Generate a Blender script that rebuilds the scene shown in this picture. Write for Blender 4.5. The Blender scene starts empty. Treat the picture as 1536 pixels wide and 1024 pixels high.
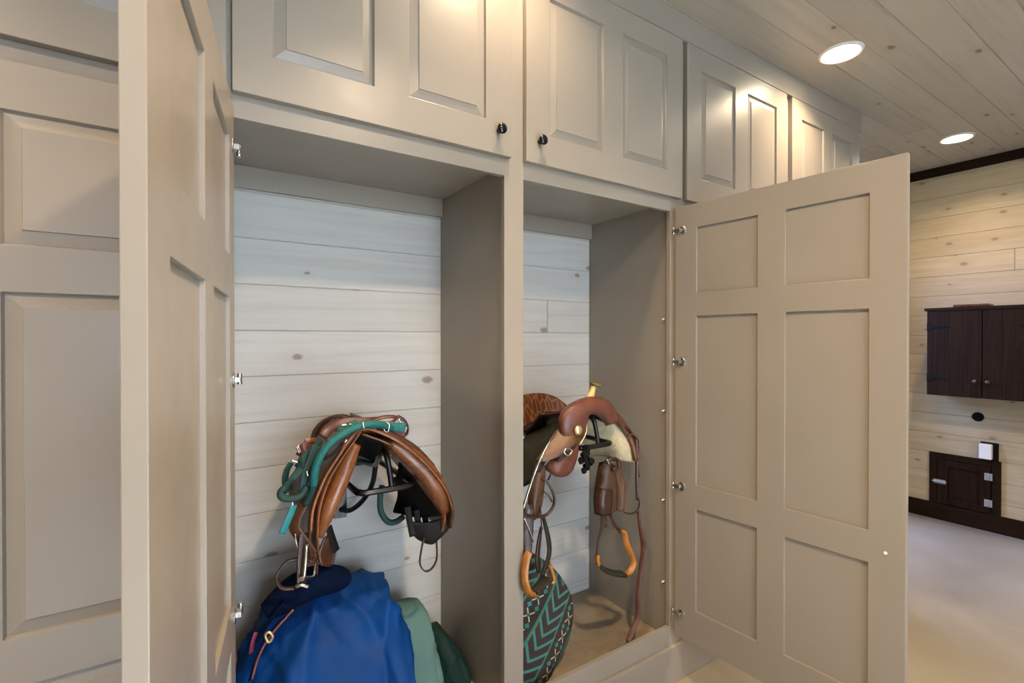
import bpy, math, random
from mathutils import Vector, Matrix, noise
random.seed(7)
SC = bpy.context.scene
COL = SC.collection
V = Vector
R = math.radians

# ------------------------------------------------------------------ camera
FPX = 735.29
YAW, PIT = R(56.6722), R(-0.3627)
CAM = V((0, -1.3188, 1.41017))
cam_d = bpy.data.cameras.new('camera'); cam = bpy.data.objects.new('camera', cam_d); COL.objects.link(cam)
cam_d.sensor_width = 36; cam_d.lens = FPX * 36 / 1536; cam_d.clip_start = 0.02
DV = V((math.cos(YAW)*math.cos(PIT), math.sin(YAW)*math.cos(PIT), math.sin(PIT)))
cam.location = CAM; cam.rotation_euler = DV.to_track_quat('-Z', 'Y').to_euler()
SC.camera = cam
RV = V((math.sin(YAW), -math.cos(YAW), 0)); UV_ = RV.cross(DV)

def W(px, py, Y):
    """place in the room seen at a pixel of the photo, at depth Y"""
    v = DV + RV*((px-768)/FPX) - UV_*((py-512)/FPX)
    return CAM + v*((Y-CAM.y)/v.y)

def L(*pts):            # (px, py, Y) list -> points
    return [W(*p) for p in pts]

# ------------------------------------------------------------------ materials
def srgb(r, g, b):
    def f(c):
        c /= 255.0
        return c/12.92 if c <= .04045 else ((c+.055)/1.055)**2.4
    return (f(r), f(g), f(b), 1)

class NT:
    def __init__(s, name):
        s.m = bpy.data.materials.new(name); s.m.use_nodes = True
        s.t = s.m.node_tree; s.b = s.t.nodes['Principled BSDF']; s.out = s.t.nodes['Material Output']
        s._c = None
    def n(s, typ, **kw):
        nd = s.t.nodes.new(typ)
        for k, v in kw.items():
            if k.startswith('i_'): nd.inputs[k[2:].replace('_', ' ')].default_value = v
            else: setattr(nd, k, v)
        return nd
    def link(s, a, b): s.t.links.new(a, b)
    def coord(s):
        if s._c is None: s._c = s.n('ShaderNodeTexCoord').outputs['Object']
        return s._c
    def math(s, op, a, b=None, c=None, clamp=False):
        nd = s.n('ShaderNodeMath', operation=op); nd.use_clamp = clamp
        for i, x in enumerate((a, b, c)):
            if x is None: continue
            if isinstance(x, (int, float)): nd.inputs[i].default_value = x
            else: s.link(x, nd.inputs[i])
        return nd.outputs[0]
    def mapping(s, scale=(1, 1, 1), rot=(0, 0, 0), loc=(0, 0, 0), src=None):
        nd = s.n('ShaderNodeMapping'); nd.inputs['Scale'].default_value = scale
        nd.inputs['Rotation'].default_value = rot; nd.inputs['Location'].default_value = loc
        s.link(src or s.coord(), nd.inputs['Vector']); return nd.outputs[0]
    def noise(s, scale, detail=4, vec=None, rough=.5, dist=0):
        nd = s.n('ShaderNodeTexNoise'); nd.inputs['Scale'].default_value = scale
        nd.inputs['Detail'].default_value = detail; nd.inputs['Roughness'].default_value = rough
        nd.inputs['Distortion'].default_value = dist
        s.link(vec or s.coord(), nd.inputs['Vector']); return nd.outputs['Fac']
    def ramp(s, fac, stops):
        nd = s.n('ShaderNodeValToRGB'); e = nd.color_ramp.elements
        while len(e) < len(stops): e.new(.5)
        for el, (p, c) in zip(e, stops): el.position = p; el.color = c if len(c) == 4 else (*c, 1)
        s.link(fac, nd.inputs[0]); return nd.outputs[0]
    def mix(s, fac, a, b, mode='MIX'):
        nd = s.n('ShaderNodeMix', data_type='RGBA', blend_type=mode)
        for i, x in ((0, fac), (6, a), (7, b)):
            if isinstance(x, (int, float)): nd.inputs[i].default_value = x
            elif isinstance(x, tuple): nd.inputs[i].default_value = x
            else: s.link(x, nd.inputs[i])
        return nd.outputs[2]
    def col(s, c):
        if isinstance(c, tuple): s.b.inputs['Base Color'].default_value = c
        else: s.link(c, s.b.inputs['Base Color'])
    def rough(s, r):
        if isinstance(r, (int, float)): s.b.inputs['Roughness'].default_value = r
        else: s.link(r, s.b.inputs['Roughness'])
    def bump(s, h, strength=.2, dist=.002):
        nd = s.n('ShaderNodeBump'); nd.inputs['Strength'].default_value = strength
        nd.inputs['Distance'].default_value = dist
        s.link(h, nd.inputs['Height']); s.link(nd.outputs[0], s.b.inputs['Normal'])

def simple(name, c, rough=.5, var=.08, scale=30, metal=0, bump=.15, bdist=.001, spec=.5, sheen=0):
    k = NT(name); c = srgb(*c)
    f = k.noise(scale, 5)
    dk = tuple(x*(1-var) for x in c[:3])+(1,); lt = tuple(min(1, x*(1+var)) for x in c[:3])+(1,)
    k.col(k.ramp(f, [(.3, dk), (.7, lt)])); k.rough(rough); k.b.inputs['Metallic'].default_value = metal
    k.b.inputs['Specular IOR Level'].default_value = spec
    if sheen: k.b.inputs['Sheen Weight'].default_value = sheen
    if bump: k.bump(k.noise(scale*6, 3), bump, bdist)
    return k.m

M = {}
def paint():
    k = NT('taupe_paint')
    c1, c2 = srgb(139, 130, 117), srgb(144, 135, 122)
    k.col(k.ramp(k.noise(3, 4), [(.3, c1), (.7, c2)]))
    k.rough(k.ramp(k.noise(14, 3), [(.3, (.30,)*3), (.7, (.36,)*3)]))
    k.bump(k.noise(1, 3, k.mapping((160, 160, 9))), .05, .0006)
    return k.m
M['paint'] = paint()

def planks(name, axis, up, z0, pitch, base, lite, dark, knotc, grain_rot, rough=.55, knots=.5, seam=5.5):
    """boards running along `axis`, stacked along `up` (object coords)"""
    k = NT(name)
    sep = k.n('ShaderNodeSeparateXYZ'); k.link(k.coord(), sep.inputs[0])
    a, u = sep.outputs[axis], sep.outputs[up]
    q = k.math('DIVIDE', k.math('SUBTRACT', u, z0), pitch)
    idx = k.math('FLOOR', q)
    wn = k.n('ShaderNodeTexWhiteNoise', noise_dimensions='1D'); k.link(idx, wn.inputs['W'])
    r1 = wn.outputs['Value']
    # joints along each board
    sh = k.math('ADD', a, k.math('MULTIPLY', r1, seam))
    fr = k.math('FRACT', k.math('DIVIDE', k.math('ADD', sh, 20.0), seam))
    jn = k.math('LESS_THAN', fr, .0012)
    bi = k.math('FLOOR', k.math('DIVIDE', k.math('ADD', sh, 20.0), seam))
    wn2 = k.n('ShaderNodeTexWhiteNoise', noise_dimensions='2D')
    cb = k.n('ShaderNodeCombineXYZ'); k.link(idx, cb.inputs[0]); k.link(bi, cb.inputs[1]); k.link(cb.outputs[0], wn2.inputs['Vector'])
    r2 = wn2.outputs['Value']
    off = k.n('ShaderNodeCombineXYZ'); k.link(k.math('MULTIPLY', r2, 9.0), off.inputs[axis]); k.link(k.math('MULTIPLY', r2, 0.03), off.inputs[up])
    vs = k.n('ShaderNodeVectorMath', operation='ADD'); k.link(k.coord(), vs.inputs[0]); k.link(off.outputs[0], vs.inputs[1])
    sc = [30, 30, 30]; sc[axis] = 1.6
    grain = k.noise(1, 6, k.mapping(tuple(sc), src=vs.outputs[0]), .6, .6)
    sc2 = [6, 6, 6]; sc2[axis] = .9
    blot = k.noise(1, 3, k.mapping(tuple(sc2), src=vs.outputs[0]))
    c = k.ramp(grain, [(.25, dark), (.5, base), (.75, lite)])
    c = k.mix(k.math('MULTIPLY', blot, .35), c, lite)
    tone = k.math('MULTIPLY_ADD', r2, .14, .90)
    tc = k.n('ShaderNodeCombineColor'); 
    for i in range(3): k.link(tone, tc.inputs[i])
    c = k.mix(1.0, c, tc.outputs[0], 'MULTIPLY')
    # knots
    s3 = [5.5, 5.5, 5.5]; s3[axis] = 3.2
    vo = k.n('ShaderNodeTexVoronoi', voronoi_dimensions='2D'); vo.inputs['Scale'].default_value = 1
    sv = k.n('ShaderNodeSeparateXYZ'); k.link(k.mapping(tuple(s3), src=vs.outputs[0]), sv.inputs[0])
    cv = k.n('ShaderNodeCombineXYZ'); k.link(sv.outputs[axis], cv.inputs[0]); k.link(sv.outputs[up], cv.inputs[1])
    k.link(cv.outputs[0], vo.inputs['Vector'])
    dn = k.math('ADD', vo.outputs['Distance'], k.math('MULTIPLY', k.math('SUBTRACT', k.noise(60, 2), .5), .03))
    sepc = k.n('ShaderNodeSeparateColor'); k.link(vo.outputs['Color'], sepc.inputs[0])
    on = k.math('LESS_THAN', sepc.outputs[0], knots)
    sz = k.math('MULTIPLY_ADD', sepc.outputs[1], .06, .035)
    kn = k.math('MULTIPLY', k.math('SUBTRACT', 1.0, k.math('DIVIDE', dn, sz), None, True), on, None, True)
    halo = k.math('MULTIPLY', k.math('SUBTRACT', 1.0, k.math('DIVIDE', dn, k.math('MULTIPLY', sz, 3.5)), None, True), on, None, True)
    c = k.mix(k.math('MULTIPLY', halo, .45), c, dark)
    c = k.mix(k.math('MULTIPLY', k.ramp(kn, [(0, (0, 0, 0)), (.45, (1, 1, 1))]), .75), c, knotc)
    c = k.mix(k.math('MULTIPLY', jn, .6), c, tuple(x*.3 for x in dark[:3])+(1,))
    k.col(c); k.rough(rough)
    k.bump(grain, .12, .0012)
    return k.m
WB, WL, WD, WK = srgb(194, 190, 180), srgb(201, 198, 190), srgb(182, 175, 161), srgb(120, 98, 80)
M['plank_back'] = planks('whitewashed_boards_back', 0, 2, 1.7390-.1515*14, .1515, WB, WL, WD, WK, 0, knots=.5)
M['plank_far'] = planks('whitewashed_boards_far', 1, 2, 2.506-.153*20, .153, srgb(172, 154, 122), srgb(181, 165, 135), srgb(157, 137, 104), WK, 0, knots=.55)
M['plank_ceil'] = planks('whitewashed_boards_ceiling', 0, 1, -.18-.1525*30, .1525, srgb(172, 163, 147), srgb(179, 171, 157), srgb(158, 147, 130), srgb(92, 60, 44), 0, rough=.4, knots=.42)

def darkwood(name, axis, c1=(24, 14, 8), c2=(42, 26, 15)):
    k = NT(name); sc = [40, 40, 40]; sc[axis] = 2.5
    g = k.noise(1, 6, k.mapping(tuple(sc)), .6, .8)
    k.col(k.ramp(g, [(.3, srgb(*c1)), (.7, srgb(*c2))])); k.rough(.6); k.b.inputs['Specular IOR Level'].default_value = .08; k.bump(g, .3, .001); return k.m
M['plank_brown'] = planks('brown_stained_boards', 0, 2, 2.506-.153*20, .153, srgb(104, 80, 58), srgb(124, 98, 72), srgb(84, 62, 44), srgb(50, 34, 24), 0)
M['dark_v'] = darkwood('dark_stained_wood_vertical', 2)
M['dark_h'] = darkwood('dark_stained_wood_horizontal', 1)

def concrete():
    k = NT('sealed_concrete')
    a = k.noise(1.3, 6, None, .6, .4); b = k.noise(18, 5)
    c = k.ramp(a, [(.25, srgb(120, 113, 98)), (.5, srgb(132, 125, 110)), (.75, srgb(145, 139, 125))])
    c = k.mix(k.math('MULTIPLY', b, .25), c, srgb(122, 113, 96))
    k.col(c); k.rough(k.ramp(a, [(.3, (.28,)*3), (.7, (.42,)*3)])); k.bump(b, .1, .001); return k.m
M['concrete'] = concrete()
def bayfloor():
    k = NT('dusty_painted_shelf')
    a = k.noise(7, 5, None, .6, .8)
    k.col(k.ramp(a, [(.3, srgb(120, 106, 86)), (.55, srgb(146, 130, 106)), (.8, srgb(164, 150, 128))]))
    k.rough(.5); return k.m
M['bayfloor'] = bayfloor()

def leather(name, c, rough=.38, var=.35, scale=9, crease=.25):
    k = NT(name); c = srgb(*c)
    f = k.noise(scale, 6, None, .6, .3)
    dk = tuple(x*(1-var) for x in c[:3])+(1,); lt = tuple(min(1, x*(1+var)) for x in c[:3])+(1,)
    k.col(k.ramp(f, [(.3, dk), (.7, lt)]))
    k.rough(k.ramp(k.noise(scale*3, 3), [(.3, (rough-.08,)*3), (.7, (rough+.12,)*3)]))
    vo = k.n('ShaderNodeTexVoronoi'); vo.inputs['Scale'].default_value = 420; k.link(k.coord(), vo.inputs['Vector'])
    k.b.inputs['Specular IOR Level'].default_value = .5 if max(c[:3]) > .03 else .2
    k.bump(vo.outputs['Distance'], crease, .0006); return k.m
M['tan'] = leather('tan_leather', (112, 66, 33), .28)
M['tan2'] = leather('mid_brown_leather', (72, 41, 23), .32)
M['brown'] = leather('dark_brown_leather', (52, 29, 19))
M['red'] = leather('reddish_brown_leather', (90, 42, 32), .4)
M['black_l'] = leather('black_leather', (18, 14, 11), .6)
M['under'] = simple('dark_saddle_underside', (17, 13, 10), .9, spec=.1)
M['west'] = leather('western_red_brown_leather', (100, 56, 41), .42, .3, 14)
M['west2'] = leather('western_golden_brown_leather', (92, 56, 24), .42, .35, 12)
M['fender'] = leather('worn_fender_leather', (74, 48, 28), .5, .5, 16)
M['jockey'] = leather('dark_green_black_suede', (44, 42, 33), .6, .25)
M['strapred'] = leather('russet_leather', (74, 37, 19), .5)
M['fleece'] = simple('cream_fleece', (196, 182, 146), .95, .12, 60, bump=.8, bdist=.004)
M['teal'] = simple('teal_nylon', (0, 92, 88), .6, .12, 200, bump=.5)
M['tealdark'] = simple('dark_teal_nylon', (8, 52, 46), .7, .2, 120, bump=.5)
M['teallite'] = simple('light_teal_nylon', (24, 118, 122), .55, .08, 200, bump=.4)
M['steel'] = simple('polished_steel', (210, 208, 200), .22, .04, 40, 1, 0)
M['nickel'] = simple('nickel_hinge', (205, 202, 194), .25, .05, 30, 1, 0)
M['brass'] = simple('pale_brass', (226, 206, 150), .35, .06, 30, .8, 0)
M['iron'] = simple('black_coated_steel', (16, 15, 14), .28, .1, 20, .1, .2)
M['blackp'] = simple('black_metal_knob', (17, 20, 22), .22, .1, 20, .3, 0)
M['matte'] = simple('matte_black', (12, 11, 10), .8, .2, 50, spec=.15)
M['white'] = simple('white_plastic', (226, 222, 212), .45, .02, 20, 0, 0)
M['zinc'] = simple('zinc_plate', (176, 178, 176), .45, .05, 40, .6, 0)
M['gold_wood'] = simple('varnished_yellow_wood', (158, 100, 34), .35, .3, 18)
M['rawhide'] = simple('rawhide_horn', (202, 176, 110), .4, .15, 20)
M['hornwrap'] = simple('horn_cap', (98, 84, 50), .4, .3, 30)

def tooled():
    k = NT('basket_tooled_leather')
    w = k.n('ShaderNodeTexVoronoi', feature='DISTANCE_TO_EDGE'); w.inputs['Scale'].default_value = 26
    k.link(k.mapping((1.5, 1, .6)), w.inputs['Vector'])
    e = k.ramp(w.outputs['Distance'], [(.0, (1, 1, 1)), (.14, (0, 0, 0))])
    k.col(k.mix(e, srgb(92, 44, 18), srgb(150, 98, 50))); k.rough(.45)
    k.bump(w.outputs['Distance'], .6, .003); return k.m
M['tooled'] = tooled()

def nylon(name, c1, c2, rough=.6):
    k = NT(name); f = k.noise(4, 4)
    k.col(k.ramp(f, [(.3, srgb(*c1)), (.7, srgb(*c2))])); k.rough(rough)
    wv = k.noise(700, 1); k.bump(wv, .12, .0006)
    k.b.inputs['Specular IOR Level'].default_value = .2
    return k.m
M['blue'] = nylon('royal_blue_nylon', (0, 48, 102), (0, 62, 124))
M['navy'] = simple('navy_fleece', (3, 15, 38), .9, .25, 60, bump=.6, bdist=.003, spec=.08)
M['sage'] = nylon('sage_green_canvas', (84, 114, 105), (98, 128, 118), .7)
M['dkgreen'] = nylon('dark_green_canvas', (16, 38, 34), (22, 48, 43), .7)
M['pink'] = simple('magenta_piping', (105, 16, 56), .6)
M['piping'] = simple('rust_piping', (120, 66, 60), .6)

def padmat():
    k = NT('woven_saddle_blanket')
    sep = k.n('ShaderNodeSeparateXYZ')
    k.link(k.mapping((1, 1, 1), (0, R(50), 0)), sep.inputs[0])   # turn the x-z plane
    a, b = sep.outputs[0], sep.outputs[2]        # a runs across bands? b along
    # distance across the bands
    br, tl, cr, gn = srgb(38, 29, 26), srgb(56, 118, 108), srgb(196, 172, 138), srgb(54, 104, 78)
    wide = .20
    acr = k.math('MODULO', k.math('ADD', b, 3.1+.045), wide)      # 0..wide
    inA = k.math('LESS_THAN', acr, .105)
    along = k.math('ADD', a, 3.0)
    # chevrons
    ch = k.math('FRACT', k.math('DIVIDE', k.math('SUBTRACT', along, k.math('ABSOLUTE', k.math('SUBTRACT', acr, .060))), .046))
    chm = k.math('MULTIPLY', k.math('LESS_THAN', ch, .3), inA)
    # stripes at the edges of the bands
    st = k.math('LESS_THAN', k.math('ABSOLUTE', k.math('SUBTRACT', acr, .109)), .006)
    st2 = k.math('LESS_THAN', acr, .008)
    st = k.math('MAXIMUM', st, st2)
    # crosses and diamonds
    ca = k.math('SUBTRACT', k.math('MODULO', along, .064), .032)
    cbv = k.math('SUBTRACT', acr, .157)
    aa, ab = k.math('ABSOLUTE', ca), k.math('ABSOLUTE', cbv)
    x1 = k.math('LESS_THAN', k.math('ABSOLUTE', k.math('SUBTRACT', aa, ab)), .0035)
    x2 = k.math('LESS_THAN', k.math('ADD', aa, ab), .036)
    inB = k.math('GREATER_THAN', acr, .118)
    xm = k.math('MULTIPLY', k.math('MULTIPLY', x1, x2), inB)
    ca2 = k.math('SUBTRACT', .032, aa)
    dm = k.math('MULTIPLY', k.math('LESS_THAN', k.math('ADD', ca2, k.math('ABSOLUTE', k.math('SUBTRACT', ab, .018))), .011), inB)
    dc = k.math('MULTIPLY', k.math('LESS_THAN', k.math('ADD', aa, ab), .009), inB)
    c = k.mix(k.noise(120, 2), br, srgb(58, 45, 40))
    c = k.mix(st, c, gn); c = k.mix(chm, c, tl); c = k.mix(dm, c, tl); c = k.mix(xm, c, cr); c = k.mix(dc, c, gn)
    k.col(c); k.rough(.9); k.bump(k.noise(500, 2), .6, .002)
    return k.m
M['pad'] = padmat()

def emit(name, c, s):
    k = NT(name); k.b.inputs['Base Color'].default_value = (.8, .8, .8, 1)
    k.b.inputs['Emission Color'].default_value = c; k.b.inputs['Emission Strength'].default_value = s; return k.m
M['lens'] = emit('lit_lens', (1, .84, .60, 1), 30)

# ------------------------------------------------------------------ mesh helpers
class MB:
    def __init__(s): s.v = []; s.f = []; s.sm = []
    def quad(s, *p, smooth=False):
        i = len(s.v); s.v += [tuple(x) for x in p]; s.f.append(tuple(range(i, i+len(p)))); s.sm.append(smooth); return s
    def box(s, x0, x1, y0, y1, z0, z1):
        i = len(s.v)
        s.v += [(x0,y0,z0),(x1,y0,z0),(x1,y1,z0),(x0,y1,z0),(x0,y0,z1),(x1,y0,z1),(x1,y1,z1),(x0,y1,z1)]
        for f in ((0,3,2,1),(4,5,6,7),(0,1,5,4),(1,2,6,5),(2,3,7,6),(3,0,4,7)):
            s.f.append(tuple(i+k for k in f)); s.sm.append(False)
        return s
    def grid_faces(s, i0, nu, nv, cu=False, cv=False, flip=False):
        for a in range(nu if cu else nu-1):
            for b in range(nv if cv else nv-1):
                q = (i0+a*nv+b, i0+((a+1) % nu)*nv+b, i0+((a+1) % nu)*nv+(b+1) % nv, i0+a*nv+(b+1) % nv)
                s.f.append(q[::-1] if flip else q); s.sm.append(True)
    def tube(s, pts, r, seg=10, closed=False, res=6, flat=1.0, updir=None):
        pts, rr = resample(pts, r, res, closed)
        n = len(pts); i0 = len(s.v)
        t0 = (pts[1]-pts[0]).normalized()
        up = V(updir) if updir else (V((0, 0, 1)) if abs(t0.z) < .9 else V((1, 0, 0)))
        nrm = (up - t0*up.dot(t0)).normalized()
        for k in range(n):
            if closed: t = (pts[(k+1) % n]-pts[k-1]).normalized()
            else: t = (pts[min(k+1, n-1)]-pts[max(k-1, 0)]).normalized()
            if updir: nn = (V(updir) - t*V(updir).dot(t)); nrm = nn.normalized() if nn.length > .05 else (nrm-t*nrm.dot(t)).normalized()
            else: nrm = (nrm-t*nrm.dot(t)).normalized()
            bi = t.cross(nrm)
            for j in range(seg):
                a = 2*math.pi*j/seg
                s.v.append(tuple(pts[k] + nrm*(math.cos(a)*rr[k]) + bi*(math.sin(a)*rr[k]*flat)))
        s.grid_faces(i0, n, seg, closed, True, True)
        if not closed:
            s.f.append(tuple(i0+j for j in range(seg))); s.sm.append(False)
            s.f.append(tuple(i0+(n-1)*seg+j for j in range(seg))[::-1]); s.sm.append(False)
        return s
    def strap(s, pts, width, thick, wdir, res=6, closed=False):
        """leather strip: width measured along wdir (a vector or a list of vectors)"""
        pts, ww = resample(pts, width, res, closed)
        n = len(pts); i0 = len(s.v)
        wds = wdir if isinstance(wdir, list) else [wdir]
        prev = None
        for k in range(n):
            if closed: t = (pts[(k+1) % n]-pts[k-1]).normalized()
            else: t = (pts[min(k+1, n-1)]-pts[max(k-1, 0)]).normalized()
            x = k/(n-1)*(len(wds)-1); i = min(int(x), len(wds)-2) if len(wds) > 1 else 0
            wd = V(wds[0]) if len(wds) == 1 else V(wds[i]).lerp(V(wds[i+1]), x-i)
            w = wd - t*wd.dot(t)
            if w.length < .15: w = prev if prev else t.orthogonal()
            w = w.normalized(); prev = w
            nn = t.cross(w)
            h, e = ww[k]/2, thick/2
            for (a, b) in ((-1, -.5), (-.85, -1), (.85, -1), (1, -.5), (1, .5), (.85, 1), (-.85, 1), (-1, .5)):
                s.v.append(tuple(pts[k] + w*(a*h) + nn*(b*e)))
        s.grid_faces(i0, n, 8, closed, True, False)
        if not closed:
            s.f.append(tuple(i0+j for j in range(8))[::-1]); s.sm.append(False)
            s.f.append(tuple(i0+(n-1)*8+j for j in range(8))); s.sm.append(False)
        return s
    def sheet(s, rows, thick, res=5, fold=None, thick_fn=None):
        """curved sheet through a net of control points, given thickness to both sides"""
        g = [cat(r, res) for r in rows]
        cols = [cat([g[i][j] for i in range(len(g))], res) for j in range(len(g[0]))]
        P = [[cols[j][i] for j in range(len(cols))] for i in range(len(cols[0]))]
        nu, nv = len(P), len(P[0])
        N = [[None]*nv for _ in range(nu)]
        for i in range(nu):
            for j in range(nv):
                a = P[min(i+1, nu-1)][j]-P[max(i-1, 0)][j]; b = P[i][min(j+1, nv-1)]-P[i][max(j-1, 0)]
                c = a.cross(b); N[i][j] = c.normalized() if c.length > 1e-9 else V((0, -1, 0))
        if fold:
            P = [[P[i][j]+N[i][j]*fold(i/(nu-1), j/(nv-1), P[i][j]) for j in range(nv)] for i in range(nu)]
        i0 = len(s.v)
        for sg in (1, -1):
            for i in range(nu):
                for j in range(nv):
                    tk = thick if thick_fn is None else thick_fn(i/(nu-1), j/(nv-1))
                    s.v.append(tuple(P[i][j]+N[i][j]*(sg*tk/2)))
        s.grid_faces(i0, nu, nv); s.grid_faces(i0+nu*nv, nu, nv, flip=True)
        o = nu*nv
        for i in range(nu-1):
            for j, fl in ((0, 1), (nv-1, 0)):
                a, b = i0+i*nv+j, i0+(i+1)*nv+j
                q = (a, b, b+o, a+o); s.f.append(q[::-1] if not fl else q); s.sm.append(True)
        for j in range(nv-1):
            for i, fl in ((0, 0), (nu-1, 1)):
                a, b = i0+i*nv+j, i0+i*nv+j+1
                q = (a, b, b+o, a+o); s.f.append(q[::-1] if not fl else q); s.sm.append(True)
        return s
    def loft(s, rings, caps=True):
        i0 = len(s.v); m = len(rings[0])
        for r in rings: s.v += [tuple(p) for p in r]
        s.grid_faces(i0, len(rings), m, False, True)
        if caps:
            s.f.append(tuple(i0+j for j in range(m))[::-1]); s.sm.append(True)
            s.f.append(tuple(i0+(len(rings)-1)*m+j for j in range(m))); s.sm.append(True)
        return s
    def lathe(s, prof, o=(0, 0, 0), axis='Z', seg=24):
        """prof: (radius, height)"""
        o = V(o); rings = []
        for r, h in prof:
            ring = []
            for j in range(seg):
                a = 2*math.pi*j/seg; x, y = r*math.cos(a), r*math.sin(a)
                ring.append(o + (V((x, y, h)) if axis == 'Z' else V((x, h, y)) if axis == 'Y' else V((h, x, y))))
            rings.append(ring)
        return s.loft(rings)
    def build(s, name, mat, parent=None, loc=None, bevel=0, sub=0):
        me = bpy.data.meshes.new(name); 
        off = V(loc) if loc is not None else V((0, 0, 0))
        me.from_pydata([tuple(V(p)-off) for p in s.v], [], s.f)
        me.polygons.foreach_set('use_smooth', s.sm)
        me.materials.append(M[mat] if isinstance(mat, str) else mat); me.update()
        import bmesh
        bm = bmesh.new(); bm.from_mesh(me); bmesh.ops.recalc_face_normals(bm, faces=bm.faces); bm.to_mesh(me); bm.free()
        o = bpy.data.objects.new(name, me); COL.objects.link(o); o.location = off
        if parent: o.parent = parent
        if bevel:
            b = o.modifiers.new('bevel', 'BEVEL'); b.width = bevel; b.segments = 2; b.limit_method = 'ANGLE'; b.angle_limit = R(40)
            b.harden_normals = False
        if sub:
            b = o.modifiers.new('sub', 'SUBSURF'); b.levels = b.render_levels = sub
        return o

def cat(p, res, closed=False):
    n = len(p); out = []
    if n == 1: return list(p)
    rng = n if closed else n-1
    for i in range(rng):
        if closed: p0, p1, p2, p3 = p[i-1], p[i], p[(i+1) % n], p[(i+2) % n]
        else: p0, p1, p2, p3 = p[max(i-1, 0)], p[i], p[i+1], p[min(i+2, n-1)]
        if not closed and i == 0: p0 = p1*2-p2
        if not closed and i == n-2: p3 = p2*2-p1
        for k in range(res):
            t = k/res
            out.append(((p1*2)+(p2-p0)*t+(p0*2-p1*5+p2*4-p3)*t*t+(p1*3-p0-p2*3+p3)*t**3)*.5)
    if not closed: out.append(p[-1].copy() if isinstance(p[-1], Vector) else p[-1])
    return out
def resample(pts, r, res, closed):
    pts = [V(p) for p in pts]
    rr = list(r) if isinstance(r, (list, tuple)) else [r]*len(pts)
    q = cat([V((*p, a)) for p, a in zip(pts, rr)], res, closed)
    return [V(x[:3]) for x in q], [x[3] for x in q]

def thing(name, label, cat_, loc=(0, 0, 0), group=None):
    o = bpy.data.objects.new(name, None); COL.objects.link(o); o.location = loc; o.empty_display_size = .05
    o['label'] = label; o['category'] = cat_
    if group: o['group'] = group
    return o
def tag(o, label, cat_, group=None):
    o['label'] = label; o['category'] = cat_
    if group: o['group'] = group
    return o
def structure(o): o['kind'] = 'structure'; return o
def part(mb, name, mat, parent, **kw):     # geometry given in room coordinates, parent an Empty at some place
    o = mb.build(name, mat, None, **kw)
    o.parent = parent
    chain = V((0, 0, 0)); p = parent
    while p is not None: chain += p.location; p = p.parent
    o.location = o.location - chain
    return o

# ------------------------------------------------------------------ room shell
ZC = 2.741; XF = 4.889; YB = .497; XL = -2.6; YF = -5.2
def grooved(axis, up, a0, a1, u0, u1, ref, pitch, plane, facing, depth=.004, gw=.005, thick=.02):
    """boarded surface with V grooves as real geometry; returns MB"""
    mb = MB()
    us = []
    k = math.floor((u0-ref)/pitch)
    while ref+k*pitch < u1+.0001:
        g = ref+k*pitch
        if g-gw > u0 and g+gw < u1: us += [(g-gw/2, 0), (g, depth), (g+gw/2, 0)]
        k += 1
    us = [(u0, 0)]+us+[(u1, 0)]
    oth = 3-axis-up
    def pt(a, u, d):
        p = [0, 0, 0]; p[axis] = a; p[up] = u; p[oth] = plane + facing*(-d); return tuple(p)
    for (ua, da), (ub, db) in zip(us, us[1:]):
        mb.quad(pt(a0, ua, da), pt(a1, ua, da), pt(a1, ub, db), pt(a0, ub, db))
    # back face closes the slab
    mb.quad(pt(a0, u0, thick), pt(a0, u1, thick), pt(a1, u1, thick), pt(a1, u0, thick))
    for a in (a0, a1): mb.quad(pt(a, u0, 0), pt(a, u1, 0), pt(a, u1, thick), pt(a, u0, thick))
    for u in (u0, u1): mb.quad(pt(a0, u, 0), pt(a1, u, 0), pt(a1, u, thick), pt(a0, u, thick))
    return mb

structure(MB().box(XL-.1, XF+.1, YF-.1, YB+.9, -.08, 0).build('floor', 'concrete'))
structure(grooved(0, 1, XL, XF+.02, YF, YB+.8, -.18, .1525, ZC, -1).build('ceiling', 'plank_ceil'))
wb = grooved(0, 2, XL, 3.62, 0, ZC, 1.739, .1515, YB, -1)
for q in (grooved(0, 2, 4.50, XF, 0, ZC, 1.739, .1515, YB, -1), grooved(0, 2, 3.62, 4.50, 2.08, ZC, 1.739, .1515, YB, -1)):
    i = len(wb.v); wb.v += q.v; wb.f += [tuple(i+k for k in f) for f in q.f]; wb.sm += q.sm
structure(wb.build('wall_back', 'plank_back'))
structure(grooved(1, 2, YF, YB+.8, 0, ZC, 2.506, .153, XF, -1).build('wall_right', 'plank_far'))
structure(grooved(1, 2, YF, YB, 0, ZC, 2.506, .153, XL, 1).build('wall_left', 'plank_brown'))
# front wall with a wide doorway that lets daylight in
wf = MB()
def addm(dst, q):
    i = len(dst.v); dst.v += q.v; dst.f += [tuple(i+k for k in f) for f in q.f]; dst.sm += q.sm
addm(wf, grooved(0, 2, XL, -.5, 0, ZC, 2.506, .153, YF, 1)); addm(wf, grooved(0, 2, 1.5, XF, 0, ZC, 2.506, .153, YF, 1))
addm(wf, grooved(0, 2, -.5, 1.5, 2.6, ZC, 2.506, .153, YF, 1))
structure(wf.build('wall_front', 'plank_brown'))
structure(MB().box(XF-.024, XF, YF, YB+.8, 2.673, ZC).build('trim_1', 'dark_h', bevel=.002))
structure(MB().box(XF-.02, XF, YF, YB+.8, 0, .127).build('baseboard_right', 'dark_h', bevel=.003))

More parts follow.
